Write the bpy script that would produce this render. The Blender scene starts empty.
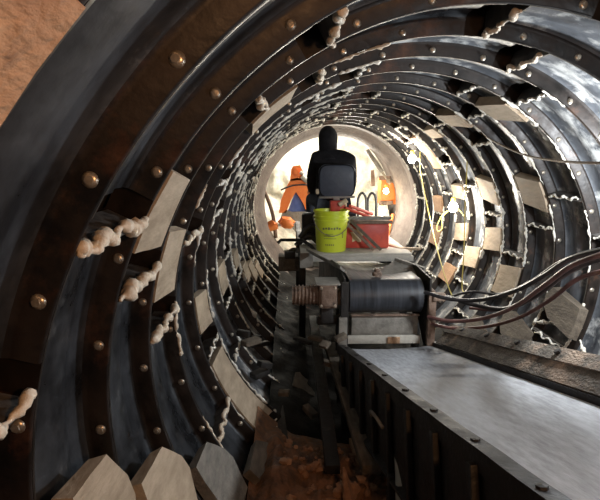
import bpy, bmesh, math, random
from mathutils import Vector, Matrix, noise
random.seed(7)
S = bpy.context.scene
C = S.collection
PI = math.pi
cos, sin, rad = math.cos, math.sin, math.radians

# ------------------------------------------------------------------ camera
F = 500.0
CAM = Vector((-.675, 0.0, .672))
YAW, PITCH = -.024, -.177

def at(px, py, Y):
    """world point seen at a pixel, at distance Y along the tunnel"""
    x, y, z = (px-300)/F, 1.0, -(py-250)/F
    y, z = cos(PITCH)*y - sin(PITCH)*z, sin(PITCH)*y + cos(PITCH)*z
    x, y = cos(YAW)*x - sin(YAW)*y, sin(YAW)*x + cos(YAW)*y
    return Vector((x*Y/y+CAM.x, Y, z*Y/y+CAM.z))

cd = bpy.data.cameras.new('camera')
cam = bpy.data.objects.new('camera', cd)
C.objects.link(cam)
cam.location = CAM
cam.rotation_euler = (PI/2+PITCH, 0, YAW)
cd.sensor_width = 36
cd.lens = 36*F/600
cd.clip_start = .02
S.camera = cam

# ------------------------------------------------------------------ materials
M = {}

def nd(nt, t, **kw):
    n = nt.nodes.new(t)
    for k, v in kw.items():
        setattr(n, k, v)
    return n

def mat(name, c1, c2=None, scale=8, rough=(.4, .7), metal=0.0, stretch=(1, 1, 1), bump=0.0, bscale=60,
        c3=None, c3amt=.5, c3scale=4, spec=.5, coat=0.0, emit=None, estr=0, detail=6, c3soft=.12):
    m = bpy.data.materials.new(name)
    m.use_nodes = True
    nt = m.node_tree
    b = nt.nodes['Principled BSDF']
    tc = nd(nt, 'ShaderNodeTexCoord')
    mp = nd(nt, 'ShaderNodeMapping')
    mp.inputs['Scale'].default_value = stretch
    nt.links.new(tc.outputs['Object'], mp.inputs['Vector'])
    nz = nd(nt, 'ShaderNodeTexNoise')
    nz.inputs['Scale'].default_value = scale
    nz.inputs['Detail'].default_value = detail
    nz.inputs['Roughness'].default_value = .65
    nt.links.new(mp.outputs[0], nz.inputs['Vector'])
    cr = nd(nt, 'ShaderNodeValToRGB')
    cr.color_ramp.elements[0].position = .35
    cr.color_ramp.elements[1].position = .65
    cr.color_ramp.elements[0].color = (*c1, 1)
    cr.color_ramp.elements[1].color = (*(c2 or c1), 1)
    nt.links.new(nz.outputs['Fac'], cr.inputs['Fac'])
    col = cr.outputs['Color']
    if c3:
        n3 = nd(nt, 'ShaderNodeTexNoise')
        n3.inputs['Scale'].default_value = c3scale
        n3.inputs['Detail'].default_value = 8
        n3.inputs['Roughness'].default_value = .7
        nt.links.new(tc.outputs['Object'], n3.inputs['Vector'])
        r3 = nd(nt, 'ShaderNodeValToRGB')
        r3.color_ramp.elements[0].position = c3amt
        r3.color_ramp.elements[1].position = c3amt+c3soft
        nt.links.new(n3.outputs['Fac'], r3.inputs['Fac'])
        mx = nd(nt, 'ShaderNodeMix', data_type='RGBA')
        nt.links.new(r3.outputs['Color'], mx.inputs['Factor'])
        nt.links.new(col, mx.inputs[6])
        mx.inputs[7].default_value = (*c3, 1)
        col = mx.outputs[2]
    nt.links.new(col, b.inputs['Base Color'])
    mr = nd(nt, 'ShaderNodeMapRange')
    mr.inputs['From Min'].default_value = .3
    mr.inputs['From Max'].default_value = .7
    mr.inputs['To Min'].default_value = rough[0]
    mr.inputs['To Max'].default_value = rough[1]
    nt.links.new(nz.outputs['Fac'], mr.inputs['Value'])
    nt.links.new(mr.outputs[0], b.inputs['Roughness'])
    b.inputs['Metallic'].default_value = metal
    b.inputs['Specular IOR Level'].default_value = spec
    b.inputs['Coat Weight'].default_value = coat
    if bump:
        n2 = nd(nt, 'ShaderNodeTexNoise')
        n2.inputs['Scale'].default_value = bscale
        n2.inputs['Detail'].default_value = 5
        nt.links.new(mp.outputs[0], n2.inputs['Vector'])
        bp = nd(nt, 'ShaderNodeBump')
        bp.inputs['Strength'].default_value = bump
        bp.inputs['Distance'].default_value = .01
        nt.links.new(n2.outputs['Fac'], bp.inputs['Height'])
        nt.links.new(bp.outputs[0], b.inputs['Normal'])
    if emit:
        b.inputs['Emission Color'].default_value = (*emit, 1)
        b.inputs['Emission Strength'].default_value = estr
    M[name] = m
    return m

mat('ledge_steel', (.05, .048, .045), (.16, .15, .14), scale=14, rough=(.4, .7), metal=.2, bump=.4, bscale=30, c3=(.45, .38, .30), c3amt=.66, c3scale=14)
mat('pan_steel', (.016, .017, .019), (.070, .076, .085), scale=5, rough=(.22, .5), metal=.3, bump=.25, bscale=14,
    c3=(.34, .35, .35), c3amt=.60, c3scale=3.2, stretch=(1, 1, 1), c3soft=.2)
mat('pan_grout_sheen', (.055, .060, .068), (.16, .17, .185), scale=5, rough=(.25, .55), metal=.15, bump=.3, bscale=14,
    c3=(.58, .58, .56), c3amt=.50, c3scale=3.5, c3soft=.1)  # grout smears; on upper right pans the pale colour also paints white reflections
mat('flange_steel', (.007, .0055, .0045), (.020, .012, .008), scale=9, rough=(.3, .6), metal=.2, bump=.15, bscale=30,
    c3=(.12, .05, .024), c3amt=.56, c3scale=3, c3soft=.2)
mat('bolt_steel', (.42, .36, .28), (.62, .56, .46), scale=40, rough=(.25, .4), metal=.75)
mat('foam', (.66, .53, .38), (.84, .77, .64), scale=14, rough=(.5, .8), bump=.6, bscale=50, c3=(.42, .26, .13), c3amt=.66, c3scale=9)
mat('foam_white', (.72, .66, .54), (.90, .88, .80), scale=14, rough=(.6, .9), bump=.6, bscale=50, c3=(.45, .37, .27), c3amt=.68, c3scale=9)
mat('wood_pale', (.34, .26, .175), (.55, .44, .32), scale=5, stretch=(2.5, .8, 2.5), rough=(.7, .9), bump=.35, bscale=22, c3=(.22, .15, .09), c3amt=.58, c3scale=4)
mat('wood_orange', (.34, .19, .10), (.50, .32, .19), scale=6, stretch=(2, 1, 2), rough=(.75, .95), bump=.6, bscale=40, c3=(.17, .10, .06), c3amt=.6, c3scale=7)
mat('wood_dark', (.08, .062, .045), (.19, .155, .115), scale=7, stretch=(3, 1, 3), rough=(.7, .9), bump=.5, bscale=30, c3=(.26, .22, .17), c3amt=.6, c3scale=4)
mat('wood_grey', (.13, .12, .10), (.26, .235, .20), scale=7, stretch=(3, 1, 3), rough=(.7, .9), bump=.5, bscale=30, c3=(.33, .27, .19), c3amt=.62, c3scale=4)
mat('earth', (.006, .005, .005), (.02, .016, .012), scale=6, rough=(.8, 1), bump=1, bscale=20)
mat('belt_rubber', (.25, .255, .265), (.46, .47, .49), scale=3, stretch=(14, .35, 14), rough=(.6, .8), bump=.12, bscale=12, spec=.3)
mat('drum_rubber', (.014, .015, .018), (.05, .055, .065), scale=5, stretch=(8, .4, .4), rough=(.3, .55), c3=(.22, .23, .24), c3amt=.68, c3scale=5)
mat('dust_steel', (.075, .066, .055), (.20, .175, .145), scale=16, rough=(.8, 1), bump=1.0, bscale=90, c3=(.46, .34, .25), c3amt=.55, c3scale=2.2, spec=.2)
mat('pale_steel', (.38, .36, .31), (.56, .53, .46), scale=9, rough=(.5, .8), bump=.4, bscale=50, c3=(.2, .14, .1), c3amt=.62, c3scale=7)
mat('black_steel', (.012, .011, .010), (.034, .030, .027), scale=8, rough=(.45, .8), metal=.2, bump=.4, bscale=40, c3=(.12, .085, .06), c3amt=.64, c3scale=5)
mat('grey_steel', (.16, .15, .13), (.34, .32, .28), scale=9, rough=(.5, .8), metal=.2, bump=.4, bscale=50, c3=(.12, .07, .04), c3amt=.6, c3scale=7)
mat('rust_steel', (.12, .07, .045), (.28, .20, .15), scale=9, rough=(.6, .9), bump=.5, bscale=50, c3=(.04, .03, .025), c3amt=.55, c3scale=7)
mat('shield_steel', (.10, .08, .07), (.18, .15, .13), scale=6, rough=(.8, .95), bump=.8, bscale=30, c3=(.04, .026, .02), c3amt=.60, c3scale=4)
mat('rock', (.42, .40, .32), (.72, .70, .60), scale=5, rough=(.85, 1), bump=1, bscale=25, c3=(.30, .26, .18), c3amt=.62, c3scale=6)
mat('mud', (.10, .055, .032), (.34, .165, .08), scale=12, rough=(.45, .85), bump=1, bscale=50, c3=(.03, .02, .015), c3amt=.57, c3scale=4)
mat('clay', (.28, .14, .075), (.50, .29, .17), scale=14, rough=(.6, .9), bump=1, bscale=60)
mat('sludge', (.004, .0038, .0035), (.011, .010, .0085), scale=7, rough=(.6, .9), bump=.5, bscale=40, c3=(.03, .02, .013), c3amt=.64, c3scale=4, spec=.15)
mat('yellow_plastic', (.62, .72, .03), (.72, .80, .06), scale=4, rough=(.35, .5), c3=(.45, .43, .12), c3amt=.68, c3scale=8)
mat('yellow_cord', (.62, .50, .10), (.78, .66, .2), scale=8, rough=(.5, .7))
mat('brown_cord', (.20, .13, .07), (.30, .2, .12), scale=8, rough=(.5, .7))
mat('red_paint', (.50, .045, .03), (.66, .10, .06), scale=9, rough=(.4, .7), c3=(.20, .10, .07), c3amt=.62, c3scale=7)
mat('cream_smear', (.55, .42, .26), (.7, .58, .4), scale=20, rough=(.7, .9))
mat('dark_mark', (.16, .17, .08))
mat('hoodie', (.010, .010, .012), (.020, .020, .023), scale=20, rough=(.85, 1), bump=.4, bscale=40, spec=.2)
mat('jeans', (.030, .040, .060), (.06, .075, .10), scale=30, rough=(.85, 1), spec=.2)
mat('skin', (.50, .30, .21), (.56, .35, .25), scale=10, rough=(.5, .6))
mat('seat_vinyl', (.030, .040, .062), (.052, .065, .092), scale=9, rough=(.4, .6), bump=.2, bscale=30)
mat('hose_black', (.016, .015, .016), (.05, .045, .045), scale=7, rough=(.3, .6), c3=(.2, .17, .14), c3amt=.64, c3scale=9)
mat('hose_red', (.10, .045, .040), (.24, .12, .105), scale=7, rough=(.35, .6), c3=(.3, .22, .18), c3amt=.62, c3scale=9)
mat('pale_pipe', (.36, .37, .33), (.5, .5, .44), scale=9, rough=(.5, .7))
mat('orange_paint', (.75, .17, .03), (.85, .26, .06), scale=7, rough=(.4, .7), c3=(.35, .12, .06), c3amt=.63, c3scale=8)
mat('blue_paint', (.05, .10, .33), (.12, .18, .42), scale=7, rough=(.5, .8), c3=(.4, .42, .45), c3amt=.66, c3scale=9)
mat('lamp_glass', (.9, .9, .9), emit=(1, .93, .80), estr=60)
mat('lamp_glass_warm', (.9, .9, .9), emit=(1, .72, .40), estr=50)
mat('socket', (.5, .38, .05), (.6, .46, .08))

# ------------------------------------------------------------------ builders
class MB:
    def __init__(s):
        s.b = bmesh.new()
        s.mi = 0
    def _f(s, vs):
        try:
            f = s.b.faces.new(vs)
            f.material_index = s.mi
            return f
        except ValueError:
            return None
    def hexa(s, p, bev=0):
        """p: 8 corners, bottom ring then top ring"""
        v = [s.b.verts.new(q) for q in p]
        fs = [(3, 2, 1, 0), (4, 5, 6, 7), (0, 1, 5, 4), (1, 2, 6, 5), (2, 3, 7, 6), (3, 0, 4, 7)]
        faces = [s._f([v[i] for i in f]) for f in fs]
        if bev:
            es = {e for f in faces if f for e in f.edges}
            bmesh.ops.bevel(s.b, geom=list(es), offset=bev, segments=2, affect='EDGES', profile=.5)
        return s
    def box(s, c, d, rot=None, bev=0.004):
        c = Vector(c)
        R = rot or Matrix.Identity(3)
        x, y, z = d[0]/2, d[1]/2, d[2]/2
        p = [Vector(q) for q in ((-x, -y, -z), (x, -y, -z), (x, y, -z), (-x, y, -z), (-x, -y, z), (x, -y, z), (x, y, z), (-x, y, z))]
        return s.hexa([c + R @ q for q in p], min(bev, min(d)*.3))
    def bar(s, a, b, w, h, up=(0, 0, 1), bev=.003):
        a, b = Vector(a), Vector(b)
        d = (b-a).normalized()
        u = Vector(up)
        r = d.cross(u)
        if r.length < .05:
            r = d.cross(Vector((1, 0, 0)))
        r.normalize()
        u = r.cross(d)
        R = Matrix((r, d, u)).transposed()
        return s.box((a+b)/2, (w, (b-a).length, h), R, bev)
    def ring(s, c, ax, r, n, u=None):
        ax = ax.normalized()
        if u is None:
            u = ax.orthogonal().normalized()
        w = ax.cross(u)
        return [s.b.verts.new(c + (u*cos(2*PI*i/n) + w*sin(2*PI*i/n))*(r(i) if callable(r) else r)) for i in range(n)]
    def tube(s, pts, r, n=10, caps=True, jit=0):
        pts = [Vector(p) for p in pts]
        m = len(pts)
        u = None
        rings = []
        for i, p in enumerate(pts):
            t = (pts[min(i+1, m-1)] - pts[max(i-1, 0)]).normalized()
            if u is None:
                u = t.orthogonal().normalized()
            else:
                u = (u - t*u.dot(t)).normalized()
            rr = r[i] if isinstance(r, (list, tuple)) else r
            rings.append(s.ring(p, t, (lambda k, rr=rr: rr*(1+random.uniform(-jit, jit))) if jit else rr, n, u))
        for a, b in zip(rings, rings[1:]):
            for k in range(n):
                s._f((a[k], a[(k+1) % n], b[(k+1) % n], b[k]))
        if caps:
            s._f(rings[0][::-1])
            s._f(rings[-1])
        return s
    def cyl(s, a, b, r, n=20, r2=None):
        return s.tube([a, b], [r, r if r2 is None else r2], n)
    def lathe(s, base, prof, n=32, axis=(0, 0, 1), closed=False):
        base, ax = Vector(base), Vector(axis).normalized()
        u = ax.orthogonal().normalized()
        rings = [s.ring(base+ax*h, ax, max(r, 1e-4), n, u) for r, h in prof]
        pr = list(zip(rings, rings[1:]))
        if closed:
            pr.append((rings[-1], rings[0]))
        for a, b in pr:
            for k in range(n):
                s._f((a[k], a[(k+1) % n], b[(k+1) % n], b[k]))
        return s
    def ball(s, c, r, sc=(1, 1, 1), jit=0, sub=2):
        r0 = bmesh.ops.create_icosphere(s.b, subdivisions=sub, radius=r)
        o = Vector((random.random()*9, random.random()*9, 0))
        for v in r0['verts']:
            k = 1 + (noise.noise(v.co/r*1.3+o)*jit if jit else 0)
            v.co = Vector((v.co.x*sc[0], v.co.y*sc[1], v.co.z*sc[2]))*k + Vector(c)
        return s
    def poly(s, outline, d):
        """closed outline (3-D points) extruded by vector d"""
        d = Vector(d)
        a = [s.b.verts.new(Vector(p)) for p in outline]
        b = [s.b.verts.new(Vector(p)+d) for p in outline]
        s._f(a[::-1])
        s._f(b)
        n = len(a)
        for i in range(n):
            s._f((a[i], a[(i+1) % n], b[(i+1) % n], b[i]))
        return s
    def build(s, name, m, parent=None, smooth=True, angle=38):
        o0 = Vector(parent['_w']) if parent is not None and '_w' in parent else Vector((0, 0, 0))
        if parent is None:
            lo = Vector((1e9,)*3)
            hi = -lo
            for v in s.b.verts:
                lo = Vector(map(min, lo, v.co))
                hi = Vector(map(max, hi, v.co))
            o0 = Vector(((lo.x+hi.x)/2, (lo.y+hi.y)/2, lo.z))
        for v in s.b.verts:
            v.co -= o0
        bmesh.ops.recalc_face_normals(s.b, faces=s.b.faces[:])
        if smooth:
            for f in s.b.faces:
                f.smooth = True
            for e in s.b.edges:
                if len(e.link_faces) == 2 and e.calc_face_angle(0) > rad(angle):
                    e.smooth = False
        me = bpy.data.meshes.new(name)
        s.b.to_mesh(me)
        s.b.free()
        for k in (m if isinstance(m, (list, tuple)) else [m]):
            me.materials.append(M[k])
        o = bpy.data.objects.new(name, me)
        C.objects.link(o)
        o['_w'] = tuple(o0)
        if parent is not None:
            o.parent = parent
        else:
            o.location = o0
        return o

def thing(name, label, cat, loc, group=None, kind=None):
    o = bpy.data.objects.new(name, None)
    C.objects.link(o)
    o.location = loc
    o.empty_display_size = .1
    o['_w'] = tuple(loc)
    o['label'] = label
    if cat:
        o['category'] = cat
    if group:
        o['group'] = group
    if kind:
        o['kind'] = kind
    return o

def tag(o, label, cat=None, group=None, kind=None):
    o['label'] = label
    if cat:
        o['category'] = cat
    if group:
        o['group'] = group
    if kind:
        o['kind'] = kind
    return o

def smooth_path(pts, n=8):
    """Catmull-Rom through points"""
    pts = [Vector(p) for p in pts]
    P = [pts[0]*2-pts[1]] + pts + [pts[-1]*2-pts[-2]]
    out = []
    for i in range(1, len(P)-2):
        for k in range(n):
            t = k/n
            a, b, c, d = P[i-1:i+3]
            out.append(.5*((2*b)+(c-a)*t+(2*a-5*b+4*c-d)*t*t+(3*b-a-3*c+d)*t**3))
    out.append(pts[-1])
    return out

# ------------------------------------------------------------------ tunnel lining
RI, RO = 1.168, 1.24          # flange inner edge, pan skin
DZ, Z1 = .414, .877
def YK(k):
    return Z1+(k-1)*DZ
def pol(R, th, y):
    return Vector((R*cos(rad(th)), y, R*sin(rad(th))))

PROF = [(0.0, RI), (.008, RI), (.012, RI+.004), (.014, RO-.022), (.022, RO-.008), (.040, RO), (.10, RO), (.125, RO-.005),
        (.155, RO-.014), (.207, RO-.017), (.259, RO-.014), (.289, RO-.005), (.314, RO), (.374, RO), (.392, RO-.008),
        (.399, RO-.022), (.401, RI+.004), (.405, RI), (.412, RI)]

def liner_plate(k, t0, t1, parent, ends=(1, 1)):
    m = MB()
    y0 = YK(k)
    g = .12
    n = max(4, int((t1-t0)/2.2))
    rows = []
    back = [(.412, RO+.03), (0.0, RO+.03)]
    prof = PROF+back
    for i in range(n+1):
        th = t0+g+(t1-t0-2*g)*i/n
        rows.append([m.b.verts.new(pol(r, th, y0+y)) for y, r in prof])
    L = len(prof)
    for a, b in zip(rows, rows[1:]):
        for j in range(L):
            q = (j+1) % L
            ymid = (prof[j][0]+prof[q][0])/2
            m.mi = 0 if .018 < ymid < .394 and j < len(PROF)-1 else 1
            m._f((a[j], a[q], b[q], b[j]))
    m.mi = 2
    for th, sg, on, rw in ((t0+g, 1, ends[0], rows[0]), (t1-g, -1, ends[1], rows[-1])):   # end flanges along the tunnel
        if not on:
            m._f(rw)
            continue
        dt = .42*sg
        p = []
        for r in (RI+.001, RO+.02):
            p += [pol(r, th, y0+.006), pol(r, th+dt, y0+.006), pol(r, th+dt, y0+.406), pol(r, th, y0+.406)]
        m.hexa(p)
    tc = (t0+t1)/2 % 360
    return m.build('liner_plate', ['pan_grout_sheen' if (k >= 6 or (k >= 2 and (tc < 98 or tc > 300))) else 'pan_steel', 'flange_steel', 'ledge_steel'], parent, angle=50)

def lumpy(m, pts, r, n=8, amp=.45):
    """irregular foam bead swept along points"""
    fine = []
    for a, b in zip(pts, pts[1:]):
        fine += [a, a.lerp(b, .5)]
    pts = fine+[pts[-1]]
    out, rr = [], []
    seed = random.random()*100
    for i, p in enumerate(pts):
        q = noise.noise(Vector((seed, i*.11, 0)))+.6*noise.noise(Vector((seed+9, i*.43, 3)))+random.uniform(-.12, .12)
        out.append(p + Vector((random.uniform(-1, 1), random.uniform(-1, 1), random.uniform(-1, 1)))*r*.10 + Vector((noise.noise(Vector((i*.2, seed, 5))), 0, noise.noise(Vector((i*.2, seed, 9)))-.25))*r*.55)
        rr.append(max(r*.28, r*(.85+amp*2.4*q)))
    rr[0] *= .5
    rr[-1] *= .5
    m.tube(out, rr, n, jit=.10)

seeds = {-1: 166.7, 0: 168, 1: 154, 2: 165, 3: 178.7, 4: 70.5, 5: 58, 6: 22, 7: 9.7, 8: -3.8, 9: 9.7, 10: 21.5, 11: 33, 12: 15, 13: 2, 14: 25, 15: 8}
ordinals = ['nearest overhead', 'second nearest', 'third', 'fourth', 'fifth', 'sixth', 'seventh', 'eighth', 'ninth', 'tenth', 'eleventh',
            'twelfth', 'thirteenth', 'fourteenth', 'fifteenth', 'sixteenth', 'last']
BMESH = None
for k in range(-1, 16):
    ring = thing('wall_%d' % (k+2), '%s bolted black steel liner ring of the tunnel wall' % ordinals[k+1], None, (0, YK(k), 0), kind='structure')
    ths = []
    t = seeds[k]
    while t > -84-47:
        t -= 47
    t += 47
    while t < seeds[k]+360-30 and t < 276:
        ths.append(t)
        t += 47
    ths = sorted(ths)
    ths.append(ths[0]+360)
    for a, b in zip(ths, ths[1:]):
        if b-a < 20:
            continue
        def gap(t):
            t = (t+360) % 360
            return 30 < t < 205
        ga = 3.6 if gap(a) and (a+360) % 360 < 140 else 0
        gb = 3.2 if gap(b) and (b+360) % 360 >= 140 else 0
        if k < 0:
            ga = gb = 0
        pl = liner_plate(k, a+ga, b-gb, ring, (ga == 0, gb == 0))
        # bolts on the flange that faces the viewer are the row of the next ring's front edge
        if k < 15:
            i = math.ceil((a+ga+.9-88.7)/11.75)
            while 88.7+11.75*i < b-gb-.9:
                th = 88.7+11.75*i
                i += 1
                tt = (th+360) % 360
                if 232 < tt < 312 or (k < 2 and 215 < tt < 330):
                    continue
                if BMESH is None:
                    mb = MB()
                    mb.lathe((0, .010, 0), [(.0001, -.0185), (.007, -.018), (.0115, -.016), (.0148, -.012), (.0155, -.007), (.0195, -.0065), (.0205, -.003), (.0205, 0)], 14, (0, 1, 0))
                    mb.lathe((0, .010, 0), [(.0080, -.016), (.0080, -.0212), (.0001, -.0218)], 6, (0, 1, 0))
                    bo = mb.build('bolt', 'bolt_steel', None)
                    BMESH = bo.data
                    for v in BMESH.vertices:
                        v.co += Vector(bo['_w'])
                    bpy.data.objects.remove(bo)
                bo = bpy.data.objects.new('bolt', BMESH)
                C.objects.link(bo)
                bo.parent = pl
                bo.location = pol(1.194+random.uniform(-.003, .003), th+random.uniform(-.2, .2), DZ-.012)
                bo.rotation_euler = (random.uniform(-.05, .05), random.random()*6, random.uniform(-.05, .05))
    # squeezed foam at the joints along the tunnel
    for a in ths[:-1]:
        tt = (a+360) % 360
        if 235 < tt < 305 or k < 0:
            continue
        y0, y1 = YK(k)+.01, YK(k+1)-.005
        if k in (1, 2, 3) and 140 < tt < 200:
            rr = .0155
        elif k < 5:
            rr = .0115
        else:
            rr = .0085
        m = MB()
        s0, s1 = random.uniform(0, .1), random.uniform(.85, 1.0)
        if k in (1, 2):
            s0, s1 = 0, 1
        N = 26
        pts = [pol(RI-.003+.004*sin(i), a-(.5 if tt > 90 else -.3)+.5*sin(i*.7), y0+(y1-y0)*(s0+(s1-s0)*i/N)) for i in range(N+1)]
        lumpy(m, pts, rr, 10, .38)
        for _ in range(4):
            j = random.randint(0, N)
            m.ball(pts[j]+Vector((0, 0, -rr*.3)), rr*random.uniform(.5, .85), (1, 1.3, 1), .5, 2)
        m.build('foam_bead', 'foam' if k < 5 else 'foam_white', ring, angle=80)
    # foam run out along the ring joint
    if k >= 2:
        arcs = []
        if k >= 3:
            for lo, hi in ((100, 232), (-35, 62)):
                t = lo+random.uniform(0, 12)
                while t < hi:
                    w = random.uniform(8, 26) if k > 4 else random.uniform(4, 12)
                    arcs.append((t, min(t+w, hi)))
                    t += w+random.uniform(2, 14)*(1 if k > 4 else 3)
        for a0, a1 in arcs:
            n = max(4, int((a1-a0)/.9))
            m = MB()
            r = random.uniform(.006, .010) if k < 8 else random.uniform(.009, .014)
            pts = [pol(RI-.002+random.uniform(-.003, .003), a0+(a1-a0)*i/n, YK(k+1)-.004+random.uniform(-.006, .006)) for i in range(n+1)]
            lumpy(m, pts, r, 6, .6)
            m.build('foam_seam', 'foam_white' if k > 3 else 'foam', ring, angle=80)

m = MB()
m.lathe((0, 0, 0), [(1.285, -.42), (1.285, 7.2), (1.32, 7.2), (1.32, -.42)], 72, (0, 1, 0), closed=True)
tag(m.build('wall_earth', 'earth', None), 'dark earth seen through gaps between liner plates', kind='structure')

# ------------------------------------------------------------------ timber blocking in the pans
def timber(k, t0, t1, label, m='wood_pale', rin=1.15, skew=0, ya=.03, yb=.370, name='timber_block', rout=1.212, cat='timber block', twist=0, grp='timber blocks wedged in the liner pans', cut=0):
    b = MB()
    n = max(2, int(abs(t1-t0)/3))
    y0 = YK(k)
    rows = []
    nr = 4
    for i in range(n+1):
        u = i/n
        row = []
        cs = []
        for j in range(nr+1):
            v = j/nr
            if cut:
                v *= min(1, 1-cut*(1-min(1, u/.45)), 1-cut*.6*(1-min(1, (1-u)/.4)))
                if u > .6:
                    v = max(v, 0)
            th = t0+(t1-t0)*u + skew*(v-.5)*(1 if i in (0, n) else u)
            rj = rin + twist*(v-.5) + random.uniform(-.0015, .0015)
            cs.append(pol(rj, th, y0+ya+(yb-ya)*v))
        yt = y0+ya+(yb-ya)*v
        row = cs + [pol(rout, t0+(t1-t0)*u+skew*.5*(1 if i in (0, n) else u), yt), pol(rout, t0+(t1-t0)*u-skew*.5*(1 if i in (0, n) else u), y0+ya)]
        rows.append([b.b.verts.new(p) for p in row])
    L = len(rows[0])
    for a, c in zip(rows, rows[1:]):
        for j in range(L):
            b._f((a[j], a[(j+1) % L], c[(j+1) % L], c[j]))
    b._f(rows[0][::-1])
    b._f(rows[-1])
    sharp = [e for e in b.b.edges if len(e.link_faces) == 2 and e.calc_face_angle(0) > .6]
    bmesh.ops.bevel(b.b, geom=sharp, offset=.004, segments=1, affect='EDGES')
    o = b.build(name, m, None, angle=30)
    return tag(o, label, cat, grp)

timber(-1, 136.5, 165, 'large rusty orange timber block filling the upper left corner', 'wood_orange', rin=1.145, ya=.03, yb=.370)
timber(2, 147.5, 159.5, 'pale wood block in the left wall, largest beside the foamed ledges', skew=2, rin=1.166)
timber(3, 159.5, 172.5, 'pale wood block just behind the largest one on the left wall', skew=2, rin=1.166)
timber(5, 183, 193, 'pale narrow wood block low on left wall above the long curved board', skew=2, rin=1.166)
timber(7, 183, 193, 'small pale wood block halfway down the left wall among foam seams', rin=1.16)
timber(5, 201.5, 228, 'long pale curved board lying in a lower left liner pan', skew=1, rin=1.166, cat='board', name='curved_board')
timber(4, 124, 136, 'pale wood block in the upper left wall above the hooded worker', skew=2, rin=1.16)
timber(1, 181.5, 198, 'upright wood block at the bottom left corner, nearest of the row', 'wood_pale', rin=1.122, rout=1.166, skew=1.5, ya=.06, yb=.37, cut=.4)
timber(2, 193, 208, 'wood block second in the row along the bottom left', 'wood_pale', rin=1.122, rout=1.166, skew=1.5, ya=.01, yb=.37, cut=.4)
timber(3, 205, 220, 'wood block third in the row along the bottom left', 'wood_grey', rin=1.122, rout=1.166, skew=1.5, ya=.01, yb=.34, cut=.4)
timber(4, 221, 237, 'grey brown wood block fourth in the bottom row beside orange clay', 'wood_grey', rin=1.122, rout=1.166, skew=1.5, ya=-.03, yb=.36, cut=.3)
timber(7, 236, 245, 'dark wood block in the shade below the left motor', 'wood_dark', rin=1.122, rout=1.166, skew=1.5, ya=.02, cut=.3)
timber(10, 196, 204, 'small tan wood block far down left wall beside the platform', rin=1.15)
timber(11, 200, 209, 'tiny tan wood block behind another one left of the platform', rin=1.15)
timber(12, 205, 213, 'farthest tan wood block low on the left wall', rin=1.15)
timber(9, 186, 193, 'narrow pale wood block on far left wall with foam both sides', rin=1.15)
timber(6, 52.5, 61, 'grey wood block in the roof at upper right, left of hanging cable', 'wood_pale', rin=1.15, skew=3)
timber(8, 54, 62, 'pale wood block in the roof above the right bulbs', 'wood_pale', rin=1.15, skew=3)
timber(10, 50, 56, 'thin pale wood block in the roof just right of the upper bulb', 'wood_pale', rin=1.15)
timber(7, 17, 28, 'pale square wood block high on the right wall, the largest there', 'wood_pale', rin=1.155, skew=2)
timber(9, 15.5, 26, 'pale wood block on the right wall left of the largest square one', 'wood_pale', rin=1.155, skew=2)
timber(8, -21, -9, 'tan wood block low on the right wall just above the hoses', 'wood_pale', rin=1.155, skew=-2)
timber(9, -6, 4, 'whitish wood block mid right wall behind the lower foam joints', 'wood_pale', rin=1.155, skew=-2)
timber(10, -18, -8, 'tan wood block on right wall between the yellow cords and hoses', 'wood_pale', rin=1.155, skew=-2)
timber(11, -8, 1, 'tan wood block right wall close under the lower bulb', 'wood_pale', rin=1.155, skew=-2)
timber(11, 14, 21, 'pale wood block beside the lower bulb on the right wall', 'wood_pale', rin=1.155)
timber(13, 3, 12, 'orange brown wood block on far right wall, upper of two beside yellow cord', 'wood_orange', rin=1.15)
timber(13, -17, -6, 'orange brown wood block on far right wall, lower of two beside yellow cord', 'wood_orange', rin=1.15)
timber(11, -31, -22, 'orange tan wood block low behind the conveyor drum on the right', 'wood_orange', rin=1.15)
timber(12, 30, 52, 'long reddish curved board in the right wall above the bulb', 'wood_orange', rin=1.165, cat='board', name='curved_board')
timber(6, -19.5, -9.5, 'dark brown chunky wood block right of the hoses above the skirt', 'wood_dark', rin=1.11, rout=1.166, skew=3, ya=-.07, yb=.34, cut=.3)
timber(7, -34, -25, 'dark wood block below the hoses, left of the foam cross', 'wood_dark', rin=1.12, rout=1.166, skew=3, ya=-.06, yb=.36, cut=.3)
timber(4, -32, -20, 'greenish grey wood block at the right edge above the skirt plate', 'wood_grey', rin=1.11, rout=1.166, skew=-4, ya=.0, yb=.38, cut=.3)
timber(8, -43, -35, 'dark wood block low behind the skirt plate beside the drum', 'wood_dark', rin=1.12, rout=1.166, skew=3, ya=.05, cut=.3)

# stray foam spills lying in the lower right pans
for (k, a0, a1, ya, yb) in ((5, -27, -20, .05, .30), (5, -31, -24, .38, .02), (6, -18, -23, .1, .4), (4, -33, -38, .1, .36)):
    m = MB()
    pts = [pol(1.15, a0+(a1-a0)*i/18, YK(k)+ya+(yb-ya)*i/18) for i in range(19)]
    lumpy(m, pts, .013, 8, .5)
    o = m.build('foam_strip', 'foam_white', None, angle=80)
    tag(o, {(-27): 'pale foam strip crossing another one beside the dark chunky block', (-31): 'longest pale foam strip behind the right skirt plate',
            (-18): 'short pale foam strip under the hoses by dark block', (-33): 'pale foam strip lowest at the right edge behind the skirt'}[a0], 'foam strip', 'foam strips in the lower right pans')

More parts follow.
